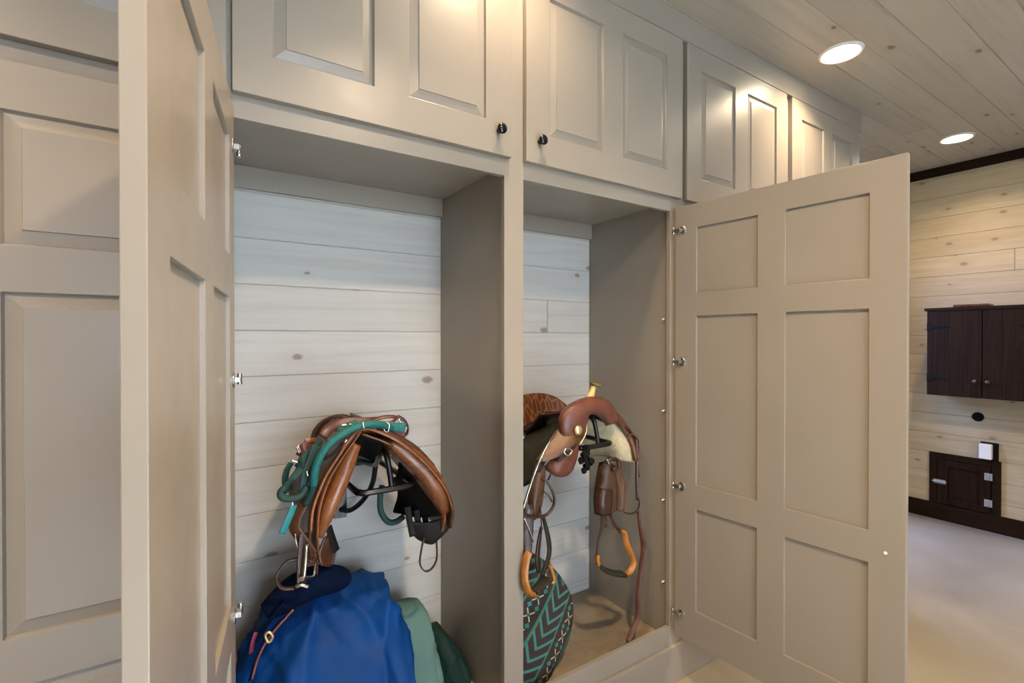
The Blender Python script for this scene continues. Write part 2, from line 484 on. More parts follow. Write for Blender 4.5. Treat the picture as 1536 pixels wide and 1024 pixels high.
# ------------------------------------------------------------------ cabinets
T = .021
LZ0, LZ1, UZ0, UZ1 = .212, 1.935, 1.982, 2.631
def door_mesh(w, h, cols, rows, hinge):
    """door from its inner face (y=0) to its front (y=-T); raised panels in front, flat recessed ones behind.
    hinge: 'L' -> x from 0 to w, 'R' -> x from 0 to -w"""
    mb = MB()
    xs = [0]+[c for p in cols for c in p]+[w]; zs = [0]+[r for p in rows for r in p]+[h]
    idx = {}
    def vi(x, y, z):
        k = (round(x, 5), y, round(z, 5))
        if k not in idx: idx[k] = len(mb.v); mb.v.append(k)
        return idx[k]
    def face(*p): mb.f.append(tuple(vi(*q) for q in p)); mb.sm.append(False)
    nx, nz = len(xs)-1, len(zs)-1
    hole = lambda i, j: i < 0 or j < 0 or i >= nx or j >= nz or (i % 2 == 1 and j % 2 == 1)
    for i in range(nx):
        for j in range(nz):
            if hole(i, j): continue
            x0, x1, z0, z1 = xs[i], xs[i+1], zs[j], zs[j+1]
            face((x0, 0, z0), (x0, 0, z1), (x1, 0, z1), (x1, 0, z0)); face((x0, -T, z0), (x1, -T, z0), (x1, -T, z1), (x0, -T, z1))
            if hole(i-1, j): face((x0, 0, z0), (x0, -T, z0), (x0, -T, z1), (x0, 0, z1))
            if hole(i+1, j): face((x1, 0, z0), (x1, 0, z1), (x1, -T, z1), (x1, -T, z0))
            if hole(i, j-1): face((x0, 0, z0), (x1, 0, z0), (x1, -T, z0), (x0, -T, z0))
            if hole(i, j+1): face((x0, 0, z1), (x0, -T, z1), (x1, -T, z1), (x1, 0, z1))
    for (c0, c1) in cols:
        for (r0, r1) in rows:
            mb.quad((c0, -.008, r0), (c0, -.008, r1), (c1, -.008, r1), (c1, -.008, r0))
            # raised field
            a, b = -.0125, -T+.001
            e, s_ = .003, .030
            def ring(d, y): return [(c0+d, y, r0+d), (c1-d, y, r0+d), (c1-d, y, r1-d), (c0+d, y, r1-d)]
            rs = [ring(0, a-.006), ring(e, a), ring(s_-.001, b+.0025), ring(s_, b)]
            for p, q in zip(rs, rs[1:]):
                for k in range(4): mb.quad(p[k], p[(k+1) % 4], q[(k+1) % 4], q[k])
            mb.quad(*rs[-1])
    if hinge == 'R': mb.v = [(-x, y, z) for x, y, z in mb.v]
    return mb
COLS = [(.092, .328), (.42, .658)]
ROWS = [(.344-.212, .743-.212), (.839-.212, 1.498-.212), (1.588-.212, 1.842-.212)]
UW = .779; UCOLS = [(.095, .34), (.438, .684)]; UROWS = [(2.0825-UZ0, 2.539-UZ0)]

def knob(x, z, parent, inv):
    k = MB().lathe([(.0075, 0), (.0065, -.004), (.0055, -.009), (.008, -.013), (.0145, -.017), (.0165, -.022), (.0155, -.0265), (.0105, -.030), (.002, -.0315)], (0, -T, 0), 'Y', 20)
    o = k.build('knob', 'blackp', parent); o.location = (x, 0, z); return o
def hinge_part(x, z, parent, sgn):
    mb = MB()
    mb.lathe([(.017, .0002), (.0175, .002), (.015, .0035), (.004, .004)], (sgn*.030, 0, 0), 'Y', 18)
    mb.box(min(sgn*.028, -sgn*.008), max(sgn*.028, -sgn*.008), .0035, .014, -.006, .006)
    mb.tube([V((-sgn*.004, .010, -.013)), V((-sgn*.004, .010, .013))], .0055, 10)
    mb.box(min(-sgn*.004, -sgn*.008), max(-sgn*.004, -sgn*.008), .004, .014, -.010, .010)
    o = mb.build('hinge', 'nickel', parent, bevel=.0008); o.location = (x, 0, z); return o

def door(name, parent, w, h, cols, rows, hinge, loc, rot=0):
    d = door_mesh(w, h, cols, rows, hinge).build(name, 'paint', parent, bevel=.0012)
    d.location = V(loc)-parent.location; d.rotation_euler = (0, 0, rot); return d

def unit(name, label, x0, x1, stiles, bays, doors_x, knobs=True):
    """one full height locker cabinet. stiles: face frame uprights, bays: (left, right) inner widths"""
    c = thing(name, label, 'cabinet', (x0, 0, 0))
    f = MB()
    for a, b in stiles: f.box(a, b, 0, .019, .10, 2.70)
    f.box(x0, x1, .0005, .0185, 1.928, 1.995); f.box(x0, x1, .0005, .0185, 2.60, 2.70); f.box(x0, x1, .0005, .0185, .10, .228)
    part(f, 'face_frame', 'paint', c, bevel=.001)
    b = MB()
    b.box(x0, x0+.016, .019, YB-.003, 0, 2.70); b.box(x1-.016, x1, .019, YB-.003, 0, 2.70)
    b.box(x0+.016, x1-.016, .019, YB-.003, 1.966, 1.984); b.box(x0+.016, x1-.016, .019, YB-.003, 2.682, 2.70)
    for (l, r) in bays:
        if l > x0+.016: b.box(max(l-.018, x0+.016), l, .019, YB-.003, .173, 1.966)
        if r < x1-.016: b.box(r, min(r+.018, x1-.016), .019, YB-.003, .173, 1.966)
    part(b, 'carcass', 'paint', c)
    for (l, r) in bays:
        part(MB().box(l, r, YB-.021, YB-.003, 1.8955, 1.966), 'back_cleat', 'paint', c, bevel=.001)
        part(MB().box(l, r, .019, YB-.003, .155, .173), 'bay_floor', 'bayfloor', c)
    part(MB().box(x0, x1, -.016, .0, 0, .150).box(x0, x1, 0, .019, 0, .10), 'toe_board', 'paint', c, bevel=.002)
    return c

# left unit (only its right-hand half is in the picture)
XA0 = -1.72
cl = unit('locker_cabinet', 'taupe locker cabinet with closed raised panel doors, left of the open tack lockers', XA0, .0585,
          [(XA0, XA0+.10), (-.79, -.75), (.005, .0585)], [(XA0+.11, -.80), (-.74, .0)], None)
for x, hg in ((-.717-.8, 'L'), (.032, 'R')):
    d = door('lower_door', cl, .749, LZ1-LZ0, COLS, ROWS, hg, (x, -.0005, LZ0))
for x, hg, kx in ((-.736-.835, 'L', 0), (.072, 'R', -.729)):
    d = door('upper_door', cl, UW, UZ1-UZ0, UCOLS, UROWS, hg, (x, -.0005, UZ0)); knob(kx if kx else .729, .075, d, 1)

# middle unit: both lower doors stand open
cm = unit('locker_cabinet', 'taupe double tack locker with both tall doors swung open, saddles inside', .0585, 1.703,
          [(.0585, .084), (.838, .9118), (1.6395, 1.703)], [(.076, .848), (.902, 1.650)], None)
dl = door('lower_door', cm, .749, LZ1-LZ0, COLS, ROWS, 'L', (.086, -.030, LZ0), R(-99))
for z in (1.841, 1.317, .786, .31): hinge_part(0, z-LZ0, dl, 1)
dr = door('lower_door', cm, .749, LZ1-LZ0, COLS, ROWS, 'R', (1.638, -.028, LZ0), R(94.2))
for z in (1.841, 1.317, .819, .308): hinge_part(0, z-LZ0, dr, -1)
db = MB().lathe([(.005, 0), (.005, .003), (.003, .004)], (0, 0, 0), 'Y', 12).build('bumper', 'white', dr); db.location = (-.701, 0, .786-LZ0)
for x, hg, kx in ((.084, 'L', .719), (.9088+UW, 'R', -.727)):
    d = door('upper_door', cm, UW-(.010 if hg == 'L' else 0), UZ1-UZ0, [(a-.010, b-.010) for a, b in UCOLS] if hg == 'L' else UCOLS, UROWS, hg, (x, -.0005, UZ0)); knob(kx, .072, d, 1)
for z in (1.49, 1.11, .74, .40):
    part(MB().lathe([(.0035, 0), (.0035, -.014), (.002, -.016)], (1.650, .034, z), 'X', 10), 'shelf_pin', 'white', cm)

# right unit
cr = unit('locker_cabinet', 'taupe locker cabinet at the far end, its lower doors hidden by the open door', 1.703, 3.334,
          [(1.703, 1.76), (2.49, 2.56), (3.28, 3.334)], [(1.768, 2.48), (2.57, 3.27)], None)
for x, hg in ((1.74, 'L'), (3.305, 'R')): door('lower_door', cr, .749, LZ1-LZ0, COLS, ROWS, hg, (x, -.0005, LZ0))
for x, hg, kx in ((1.7185, 'L', .729), (2.5495+.76, 'R', -.71)):
    d = door('upper_door', cr, UW if hg == 'L' else .76, UZ1-UZ0, UCOLS if hg == 'L' else [(.095, .332), (.43, .665)], UROWS, hg, (x, -.0005, UZ0)); knob(kx, .072, d, 1)

tag(MB().box(XA0, 3.336, 0, YB-.003, 2.702, ZC-.002).box(XA0, 3.336, -.022, -.0005, 2.6335, ZC-.002).build('cornice_board', 'paint', bevel=.002),
    'long taupe cornice board closing the gap between locker cabinets and boarded ceiling', 'cornice')

# ------------------------------------------------------------------ ceiling lights
first = None
def downlight(x, y, label, group, power=5.2):
    c = thing('recessed_light', label, 'ceiling light', (x, y, ZC), group)
    MB().lathe([(.076, -.004), (.080, -.010), (.086, -.0085), (.091, -.003), (.092, -.0005), (.076, -.0005)], (0, 0, 0), 'Z', 40).build('trim_ring', 'white', c)
    MB().lathe([(.0755, -.0055), (.062, -.008), (.02, -.010), (.001, -.0102)], (0, 0, 0), 'Z', 40).build('lens', 'lens', c)
    l = bpy.data.lights.new('lamp', 'AREA'); l.shape = 'DISK'; l.size = .12; l.energy = power; l.color = (1, .755, .51); l.spread = R(135)
    lo = bpy.data.objects.new('lamp', l); COL.objects.link(lo); lo.parent = c; lo.location = (0, 0, -.0125)
    return c
downlight(2.539, -.245, 'round lit ceiling light above the cornice, nearest the cabinets', None, 9.5)
downlight(4.26, -.215, 'round lit ceiling light close to the far boarded wall', None, 10.5)
for x in (.82, -.90): downlight(x, -.245, 'round lit ceiling light over the lockers, beyond the frame', 'ceiling lights over the lockers beyond the frame')
for x in (-.90, .70, 2.54): downlight(x, -1.25, 'round lit ceiling light along the middle of the room', 'ceiling lights along the middle of the room', 28)

# ------------------------------------------------------------------ far wall
wc = thing('wall_cabinet', 'dark brown plank-fronted cabinet mounted high on the far boarded wall', 'cabinet', (XF, -.27, .99))
wx = 4.589
part(MB().box(wx+.02, XF-.001, -.574, .034, .993, 1.612), 'body', 'dark_v', wc, bevel=.002)
part(MB().box(wx-.004, XF-.001, -.590, .050, 1.612, 1.634), 'cabinet_top', 'dark_h', wc, bevel=.002)
for y0, y1, ky in ((-.269, .034, -.238), (-.574, -.273, -.304)):
    m = MB(); n = 3; w = (y1-y0)/n
    for k in range(n): m.box(wx, wx+.019, y0+k*w+.0006, y0+(k+1)*w-.0006, .993, 1.611)
    d = part(m, 'door', 'dark_v', wc, bevel=.0015)
    part(MB().lathe([(.009, 0), (.006, -.008), (.006, -.014), (.014, -.019), (.014, -.026), (.003, -.031)], (wx, ky, 1.108), 'X', 18), 'knob', 'brown', d)
    for z in (1.497, 1.12):
        ys, sg = (y1, -1) if y1 > 0 else (y0, 1)
        h = MB(); x = wx-.003
        pts = [(0, .027), (.016, .027), (.030, .012), (.12, .004), (.13, 0), (.12, -.004), (.030, -.012), (.016, -.027), (0, -.027)]
        fr = [(x, ys+sg*a, z+b) for a, b in pts]; bk = [(wx, p[1], p[2]) for p in fr]
        i = len(h.v); h.v += fr+bk; nn = len(fr); h.f.append(tuple(range(nn))); h.sm.append(False); h.f.append(tuple(range(nn, 2*nn))[::-1]); h.sm.append(False)
        for a in range(nn): h.f.append((a, (a+1) % nn, nn+(a+1) % nn, nn+a)); h.sm.append(False)
        part(h, 'strap_hinge', 'matte', d)
tag(MB().box(4.60, 4.72, -.299, -.110, 1.6345, 1.652).build('wooden_board', 'tan2', bevel=.004), 'short brown board lying on top of the dark wall cabinet', 'board')
tag(MB().lathe([(.034, 0), (.033, -.006), (.026, -.012), (.024, -.008), (.010, -.008), (.008, -.016), (.002, -.018)], (XF-.0008, -.182, .828), 'X', 26).build('round_wall_plate', 'matte'),
    'small round black fitting on far wall below the dark cabinet', 'wall fitting')
sw = thing('wall_outlet', 'white covered outlet in dark surround above the small brown hatch', 'outlet', (XF, -.237, .577))
part(MB().box(XF-.016, XF-.001, -.296, -.200, .512, .650), 'surround', 'matte', sw, bevel=.002)
oc = part(MB().box(XF-.055, XF-.0165, -.268, -.198, .530, .640), 'cover', 'white', sw, bevel=.006)
# hatch
ht = thing('access_hatch', 'small dark brown framed hatch door low on the far boarded wall', 'hatch', (XF, -.105, .13))
y0, y1, z0, z1 = -.310, .099, .130, .520
part(MB().box(XF-.018, XF-.001, y0, y0+.05, z0, z1).box(XF-.018, XF-.001, y1-.05, y1, z0, z1).box(XF-.0185, XF-.001, y0+.05, y1-.05, z1-.045, z1)
     , 'frame', 'dark_h', ht, bevel=.002)
hd = MB(); a0, a1, b0, b1 = y0+.053, y1-.053, z0+.003, z1-.048
hd.box(XF-.026, XF-.001, a0, a0+.06, b0, b1).box(XF-.026, XF-.001, a1-.06, a1, b0, b1).box(XF-.026, XF-.001, a0+.06, a1-.06, b0, b0+.05).box(XF-.026, XF-.001, a0+.06, a1-.06, b1-.05, b1).box(XF-.014, XF-.001, a0+.06, a1-.06, b0+.05, b1-.05)
hdo = part(hd, 'hatch_door', 'dark_v', ht, bevel=.002)
for z in (.401, .208):
    m = MB().box(XF-.031, XF-.0262, -.268, -.225, z-.026, z+.026).tube([V((XF-.034, -.2465, z-.027)), V((XF-.034, -.2465, z+.027))], .005, 8)
    part(m, 'hinge', 'zinc', hdo)
m = MB().box(XF-.030, XF-.0262, -.005, .068, .285, .315).tube([V((XF-.035, -.010, .300)), V((XF-.035, .075, .300))], .006, 8)
part(m, 'slide_bolt', 'zinc', hdo)

# ------------------------------------------------------------------ saddle racks
def rack(xc, dy, dz, label):
    """wall rack: ridge bar, front post, U-shaped loop, brace and wall plate"""
    r = thing('saddle_rack', label, 'saddle rack', (xc, YB, 1.0+dz), 'black wall saddle racks')
    t = MB(); yf = .09+dy; z = .965+dz; zt = 1.075+dz
    def P(*a): return [V(p) for p in a]
    t.tube(P((xc-.085, YB-.006, z), (xc-.085, yf+.06, z), (xc-.078, yf+.015, z), (xc-.055, yf, z), (xc+.055, yf, z), (xc+.078, yf+.015, z), (xc+.085, yf+.06, z), (xc+.085, YB-.006, z)), .0095, 12)
    part(t, 'loop_arm', 'iron', r)
    part(MB().tube(P((xc, YB-.006, zt-.10), (xc+.025, .3, zt-.085), (xc, yf+.08, zt-.03), (xc+.001, yf+.035, zt-.006), (xc+.003, yf+.014, zt-.02), (xc+.008, yf+.006, z+.05), (xc+.012, yf, z+.006)), .0085, 12), 'ridge_bar', 'iron', r)
    part(MB().tube(P((xc+.035, .31, zt-.088), (xc+.033, .34, z-.05), (xc+.02, .40, z-.12), (xc-.01, .45, z-.165), (xc-.035, YB-.008, z-.17)), .009, 12), 'brace', 'iron', r)
    part(MB().box(xc-.058, xc-.014, YB-.010, YB-.0015, z-.20, z-.02).box(xc-.105, xc+.105, YB-.0095, YB-.0015, z-.02, z+.02), 'wall_plate', 'iron', r, bevel=.001)
    return r
rack(.487, 0, 0, 'black steel saddle rack under the brown saddle in the left locker')
rack(1.255, -.065, .047, 'black steel saddle rack under the horned saddle in the right locker')

# ------------------------------------------------------------------ english saddle
es = thing('english_saddle', 'smooth brown leather saddle without a horn, seen from its arched front', 'saddle', (.48, .28, 1.08))
def off(rows, d): return [[p+V(d) for p in r] for r in rows]
# flaps: rows from the top edge down, each row front -> back
def flapL(sx=0.0, inset=0.0, low=0.0, f0=0.0):
    F = L((533, 648, .055), (505, 688, .05), (484, 722, .05), (469, 766, .055), (465, 812, .065), (468, 845, .09-low))
    rows = []
    spans = [(.08, .18, .26), (.08, .17, .24), (.08, .16, .22), (.08, .15, .20), (.07, .13, .17), (.05, .09, .12)]
    ins = [(-.015, -.01, .0), (-.015, -.02, -.015), (-.01, -.015, -.015), (-.008, -.018, -.025), (-.003, -.008, -.012), (0, -.004, -.008)]
    up = [(-.018, -.03, .0), (-.01, -.02, .0), (0, 0, .01), (0, 0, .02), (0, .01, .03), (0, .015, .05)]
    for p, s_, i_, u_ in zip(F, spans, ins, up):
        p = p+V((inset, f0, 0))
        rows.append([p]+[p+V((i, y, u)) for y, i, u in zip(s_, i_, u_)])
    return rows
def flapR(inset=0.0, f0=0.0):
    F = L((558, 644, .055), (600, 661, .05), (640, 694, .05), (669, 732, .055), (680, 765, .07), (676, 792, .09))
    rows = []
    spans = [(.10, .24, .34), (.10, .22, .31), (.10, .21, .28), (.10, .19, .25), (.08, .16, .21), (.06, .11, .15)]
    ins = [(.0, .02, .03), (0, .02, .03), (0, .01, .02), (0, .0, .01), (0, 0, .0), (0, .0, .0)]
    up = [(-.018, -.03, .0), (-.01, -.02, .0), (0, 0, .01), (0, 0, .02), (0, .01, .03), (0, .015, .05)]
    for p, s_, i_, u_ in zip(F, spans, ins, up):
        p = p+V((-inset, f0, 0))
        rows.append([p]+[p+V((i, y, u)) for y, i, u in zip(s_, i_, u_)])
    return rows
part(MB().sheet(flapL(), .006), 'flap', 'tan2', es)
part(MB().sheet(flapR(), .006), 'flap', 'tan2', es)
# inner sweat flaps
sl = [[p+V((.022, .012, 0)) for p in r] for r in flapL()][:6]
part(MB().sheet(sl, .005), 'sweat_flap', 'tan', es)
sr = [[p+V((-.022, .012, -.012)) for p in r] for r in flapR()][:6]
part(MB().sheet(sr, .005), 'sweat_flap', 'tan', es)
# stuffed panels: fat, rolled front edges
def panel(front, dirs, wid, nm='panel'):
    rows = []
    for p, w in zip(front, wid):
        rows.append((p, w))
    rings = []
    pts = [p for p, w in rows]; ws = [w for p, w in rows]
    q, r = resample(pts, ws, 6, False)
    n = len(q)
    for k in range(n):
        t = (q[min(k+1, n-1)]-q[max(k-1, 0)]).normalized()
        y = V((0, 1, 0)); side = t.cross(y).normalized()
        ring = []
        for j in range(22):
            a = 2*math.pi*j/22
            cx = math.cos(a); sy = math.sin(a)
            ring.append(q[k] + side*(cx*r[k]) + y*((sy*.5+.5)**1.0*.26 if sy > 0 else 0) + y*(.13 if sy > 0 else 0)*0 + y*(sy*r[k]*.9 if sy < 0 else 0))
        rings.append(ring)
    return MB().loft(rings)
part(panel(L((535, 666, .07), (521, 696, .065), (506, 732, .07), (492, 768, .075), (480, 806, .085)), None, (.013, .021, .023, .020, .008)), 'panel', 'tan', es)
part(panel(L((585, 664, .07), (612, 682, .07), (638, 707, .075), (658, 738, .08), (668, 768, .09)), None, (.010, .026, .032, .030, .012)), 'panel', 'tan', es)
# dark underside: gullet and tree
und = [L((541, 656, .09), (556, 651, .08), (575, 658, .09)), ]
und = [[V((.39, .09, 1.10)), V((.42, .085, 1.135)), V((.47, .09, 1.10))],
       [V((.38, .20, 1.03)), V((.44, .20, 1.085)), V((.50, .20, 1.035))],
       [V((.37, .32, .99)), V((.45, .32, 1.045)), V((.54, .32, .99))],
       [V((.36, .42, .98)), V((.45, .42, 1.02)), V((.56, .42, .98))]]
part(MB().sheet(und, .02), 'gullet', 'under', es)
# underside of right flap (dark felted wing between panel and flap)
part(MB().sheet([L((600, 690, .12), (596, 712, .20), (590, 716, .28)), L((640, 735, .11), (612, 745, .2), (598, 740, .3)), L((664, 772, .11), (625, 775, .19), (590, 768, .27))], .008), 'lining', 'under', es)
# seat
seat = [[W(528, 655, .10), W(545, 642, .07), W(563, 648, .10)],
        [V((.34, .16, 1.10)), V((.415, .14, 1.118)), V((.49, .16, 1.10))],
        [V((.32, .25, 1.085)), V((.42, .24, 1.098)), V((.53, .25, 1.085))],
        [V((.335, .34, 1.07)), V((.43, .35, 1.092)), V((.55, .34, 1.075))],
        [V((.365, .42, 1.11)), V((.44, .445, 1.133)), V((.53, .42, 1.10))]]
part(MB().sheet(seat, .014, res=7), 'seat', 'tan2', es)
part(MB().tube([V((.33, .36, 1.07)), V((.35, .40, 1.105)), V((.39, .435, 1.128)), V((.44, .447, 1.136)), V((.48, .435, 1.125)), V((.53, .41, 1.10)), V((.56, .36, 1.07))], .009, 10), 'cantle_rim', 'brown', es)
# welt along the arch
part(MB().tube(L((466, 800, .05), (470, 762, .045), (487, 718, .042), (508, 684, .042), (531, 651, .046), (546, 643.5, .05), (563, 646, .05), (600, 664, .044), (639, 696, .042), (668, 733, .047), (679, 764, .06)), .0042, 8), 'welt', 'tan', es)
# second seam (skirts)
part(MB().strap(L((530, 649, .075), (515, 668, .075), (498, 692, .08), (489, 712, .09)), .03, .006, V((-.3, 1, .2))), 'skirt', 'tan2', es)
part(MB().strap(L((566, 643, .075), (592, 652, .075), (625, 672, .08), (652, 700, .09)), .03, .006, V((.3, 1, .2))), 'skirt', 'tan2', es)
# knee pads (dark lower wings)
part(MB().sheet([L((487, 806, .10), (495, 800, .16), (498, 798, .2)), L((478, 830, .10), (498, 826, .15), (504, 820, .2)), L((482, 848, .10), (495, 850, .14), (500, 842, .18))], .006), 'girth_flap', 'tan2', es)
part(MB().strap(L((493, 790, .13), (498, 806, .13), (505, 826, .13)), .022, .005, V((1, .6, 0))), 'billet', 'black_l', es)
for k, (px, py) in enumerate(((615, 772), (628, 776), (640, 778))):
    part(MB().strap(L((px-4, py-12, .13+.02*k), (px, py+12, .13+.02*k), (px+4, py+32-4*k, .13+.02*k)), .020, .004, V((1, -.3, 0))), 'billet', 'black_l', es)
part(MB().sheet([L((614, 782, .15), (640, 783, .13), (672, 775, .11)), L((622, 804, .15), (645, 806, .13), (674, 790, .11)), L((638, 814, .14), (650, 815, .13), (664, 802, .12))], .006), 'girth_flap', 'black_l', es)
part(MB().strap(L((636, 806, .12), (632, 825, .12), (630, 845, .12), (637, 856, .12), (647, 853, .12), (655, 838, .12), (655, 812, .12)), .008, .004, V((0, 1, 0))), 'strap_loop', 'brown', es)
# left side: stirrup leather loop, iron
part(MB().strap(L((487, 726, .10), (468, 742, .08), (452, 760, .075), (442, 782, .075), (444, 796, .075), (456, 812, .075), (468, 830, .08)), .030, .005, V((.75, -.5, .2))), 'stirrup_leather', 'tan2', es)
part(MB().strap(L((456, 800, .07), (453, 835, .07), (452, 880, .07)), .026, .006, V((1, .3, 0))), 'stirrup_leather', 'brown', es)
part(MB().strap(L((447, 838, .07), (430, 842, .07), (417, 858, .07), (416, 872, .07), (424, 882, .07), (442, 882, .07)), .012, .005, V((.3, 1, .2))), 'leather_end', 'brown', es)
ir = MB().tube(L((460, 818, .06), (458, 845, .055), (456, 866, .055)), .0048, 8).tube(L((460, 818, .06), (468, 822, .085), (474, 840, .11), (470, 866, .12)), .0048, 8)
ir.tube(L((452, 868, .05), (470, 866, .12)), .006, 8)
part(ir, 'stirrup_iron', 'steel', es)
part(MB().strap(L((462, 842, .075), (474, 838, .10), (476, 858, .11)), .018, .005, V((.3, 1, 0))), 'stirrup_tread', 'strapred', es)
part(MB().tube(L((444, 880, .066), (452, 877, .06), (462, 880, .06)), .005, 8), 'buckle', 'steel', es)
part(MB().tube(L((443, 800, .07), (444, 812, .068), (447, 822, .07)), .0025, 6), 'buckle', 'steel', es)

# ------------------------------------------------------------------ halter, lead rope, bridle over the english saddle
lr = thing('lead_rope', 'thick bright teal rope draped over the front of the hornless saddle', 'rope', (.40, .06, 1.17))
part(MB().tube(L((590, 643, .10), (578, 638.5, .07), (564, 636, .05), (545, 637, .04), (520, 647, .035), (498, 662, .03), (482, 682, .03), (473, 704, .035), (470, 728, .05)), .0105, 12), 'rope', 'teal', lr)
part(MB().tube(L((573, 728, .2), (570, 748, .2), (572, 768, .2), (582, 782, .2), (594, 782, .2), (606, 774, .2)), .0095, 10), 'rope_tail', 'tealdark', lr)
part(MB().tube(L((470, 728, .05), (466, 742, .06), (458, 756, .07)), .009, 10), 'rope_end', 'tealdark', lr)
part(MB().tube(L((544, 633, .03), (546, 642, .028)), .0035, 8), 'whipping', 'nickel', lr)

ha = thing('halter', 'teal webbing halter with metal fittings bunched on the hornless saddle', 'halter', (.35, .15, 1.1))
def hs(pts, w, nm='webbing', m='tealdark', wd=(.4, 1, .3), parent=ha, th=.004): return part(MB().strap(L(*pts), w, th, V(wd)), nm, m, parent)
hs([(582, 641, .09), (596, 640, .085), (608, 641, .085)], .026, 'nose_band', 'teal', (0, 0, 1))
hs([(508, 646, .09), (520, 640, .09), (536, 634, .09)], .022, 'webbing', 'teal', (.3, .6, 1))
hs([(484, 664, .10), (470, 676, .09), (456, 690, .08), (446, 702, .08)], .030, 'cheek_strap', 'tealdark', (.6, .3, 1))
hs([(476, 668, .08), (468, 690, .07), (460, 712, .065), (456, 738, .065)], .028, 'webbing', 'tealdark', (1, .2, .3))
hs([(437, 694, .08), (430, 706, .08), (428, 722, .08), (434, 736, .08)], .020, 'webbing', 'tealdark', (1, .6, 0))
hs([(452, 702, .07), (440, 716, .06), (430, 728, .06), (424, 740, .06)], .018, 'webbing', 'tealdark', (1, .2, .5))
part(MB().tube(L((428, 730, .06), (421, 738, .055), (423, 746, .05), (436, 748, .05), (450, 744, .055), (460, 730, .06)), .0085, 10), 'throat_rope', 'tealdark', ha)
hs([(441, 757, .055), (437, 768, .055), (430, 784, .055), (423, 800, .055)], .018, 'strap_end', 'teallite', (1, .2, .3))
for a, b in (((437, 690), (447, 693)), ((447, 668), (451, 678)), ((438, 748), (439, 758)), ((460, 706), (462, 714)), ((512, 638), (520, 637))):
    part(MB().tube(L((*a, .055), (*b, .055)), .0038, 8), 'ring', 'nickel', ha)
part(MB().tube(L((578, 634, .07), (584, 637, .065), (581, 648, .065), (576, 644, .07)), .003, 8, True), 'ring', 'nickel', ha)

br = thing('bridle', 'reddish brown leather bridle coiled on top of the hornless saddle', 'bridle', (.42, .2, 1.17))
def bs(pts, w, nm='strap', m='red', wd=(.2, .7, .6), th=.0045): return part(MB().strap(L(*pts), w, th, V(wd)), nm, m, br)
bs([(484, 655, .14), (494, 642, .15), (510, 635, .15), (530, 632, .15), (552, 632, .14), (566, 631, .13)], .026, 'crown_piece', 'red', (0, .5, 1))
bs([(558, 631, .12), (572, 626, .12), (586, 624.5, .12), (596, 626, .12), (600, 630, .12)], .012, 'rein')
bs([(566, 633, .10), (584, 634, .10), (592, 630, .10), (596, 625, .10)], .010, 'rein')
bs([(596, 624, .11), (606, 630, .10), (612, 640, .10), (610, 650, .10), (603, 655, .10)], .012, 'rein', 'brown')
bs([(584, 648, .09), (596, 650, .09), (607, 648, .09)], .022, 'brow_band', 'red', (0, 0, 1))
bs([(480, 672, .12), (466, 668, .11), (456, 672, .10), (448, 684, .10)], .028, 'cheek_piece', 'red', (.3, .5, 1))
bs([(474, 660, .12), (466, 660, .11), (456, 661, .11)], .014, 'strap_keeper', 'tan', (0, .3, 1))
bs([(490, 660, .09), (480, 684, .07), (470, 706, .06), (464, 730, .06)], .016, 'rein', 'brown', (1, .5, .3))
bs([(500, 656, .07), (492, 672, .06), (486, 686, .055)], .013, 'rein', 'red', (1, .5, .3))
bs([(480, 690, .045), (492, 686, .045), (504, 676, .045), (514, 664, .05)], .008, 'curb_strap', 'black_l', (0, .4, 1))
bs([(510, 682, .045), (516, 670, .045), (521, 662, .05)], .009, 'curb_strap', 'tan', (1, .4, .2))
bs([(598, 640, .12), (604, 642, .118), (609, 638, .118)], .004, 'keeper', 'black_l')
for a, b in (((445, 670), (449, 679)), ((517, 663), (521, 659)), ((598, 628), (602, 634)), ((524, 636), (529, 638))):
    part(MB().tube(L((*a, .048), (*b, .048)), .0032, 8), 'buckle', 'nickel', br)

# ------------------------------------------------------------------ western saddle
ws = thing('western_saddle', 'tooled brown leather saddle with a pale horn and wooden stirrups', 'saddle', (1.27, .15, 1.05))
# fork / swell: a thick saddle-shaped arch seen from the front
def fork():
    fr = L((850, 668, .02), (843, 642, .01), (845, 622, .005), (862, 607, .0), (885, 599, .0), (905, 601, .005), (919, 612, .015), (925, 632, .03))
    rings = []
    for k, p in enumerate(fr):
        pass
    rows = []
    # outer surface back edge -> over -> front lower lip
    back = L((838, 655, .16), (836, 634, .16), (846, 616, .16), (863, 606, .16), (884, 601, .16), (902, 604, .16), (912, 614, .16), (917, 630, .16))
    lip = L((876, 656, .02), (877, 640, .0), (878, 628, -.005), (882, 620, -.005), (889, 617, -.005), (897, 618, .0), (906, 624, .01), (914, 636, .03))
    inn = L((874, 655, .08), (876, 641, .06), (878, 630, .06), (882, 622, .06), (889, 620, .06), (896, 622, .06), (903, 628, .07), (910, 638, .08))
    mid = [(a+b)/2+V((0, 0, .010)) for a, b in zip(back, fr)]
    return MB().sheet([back, mid, fr, lip, inn], .008, res=6)
part(fork(), 'fork', 'west', ws)
part(MB().sheet([L((868, 650, .09), (869, 637, .08), (875, 627, .08), (884, 622, .08), (896, 624, .08), (906, 632, .09)), [p+V((0, .12, -.02)) for p in L((868, 650, .09), (869, 637, .08), (875, 627, .08), (884, 622, .08), (896, 624, .08), (906, 632, .09))]], .006), 'gullet', 'matte', ws)
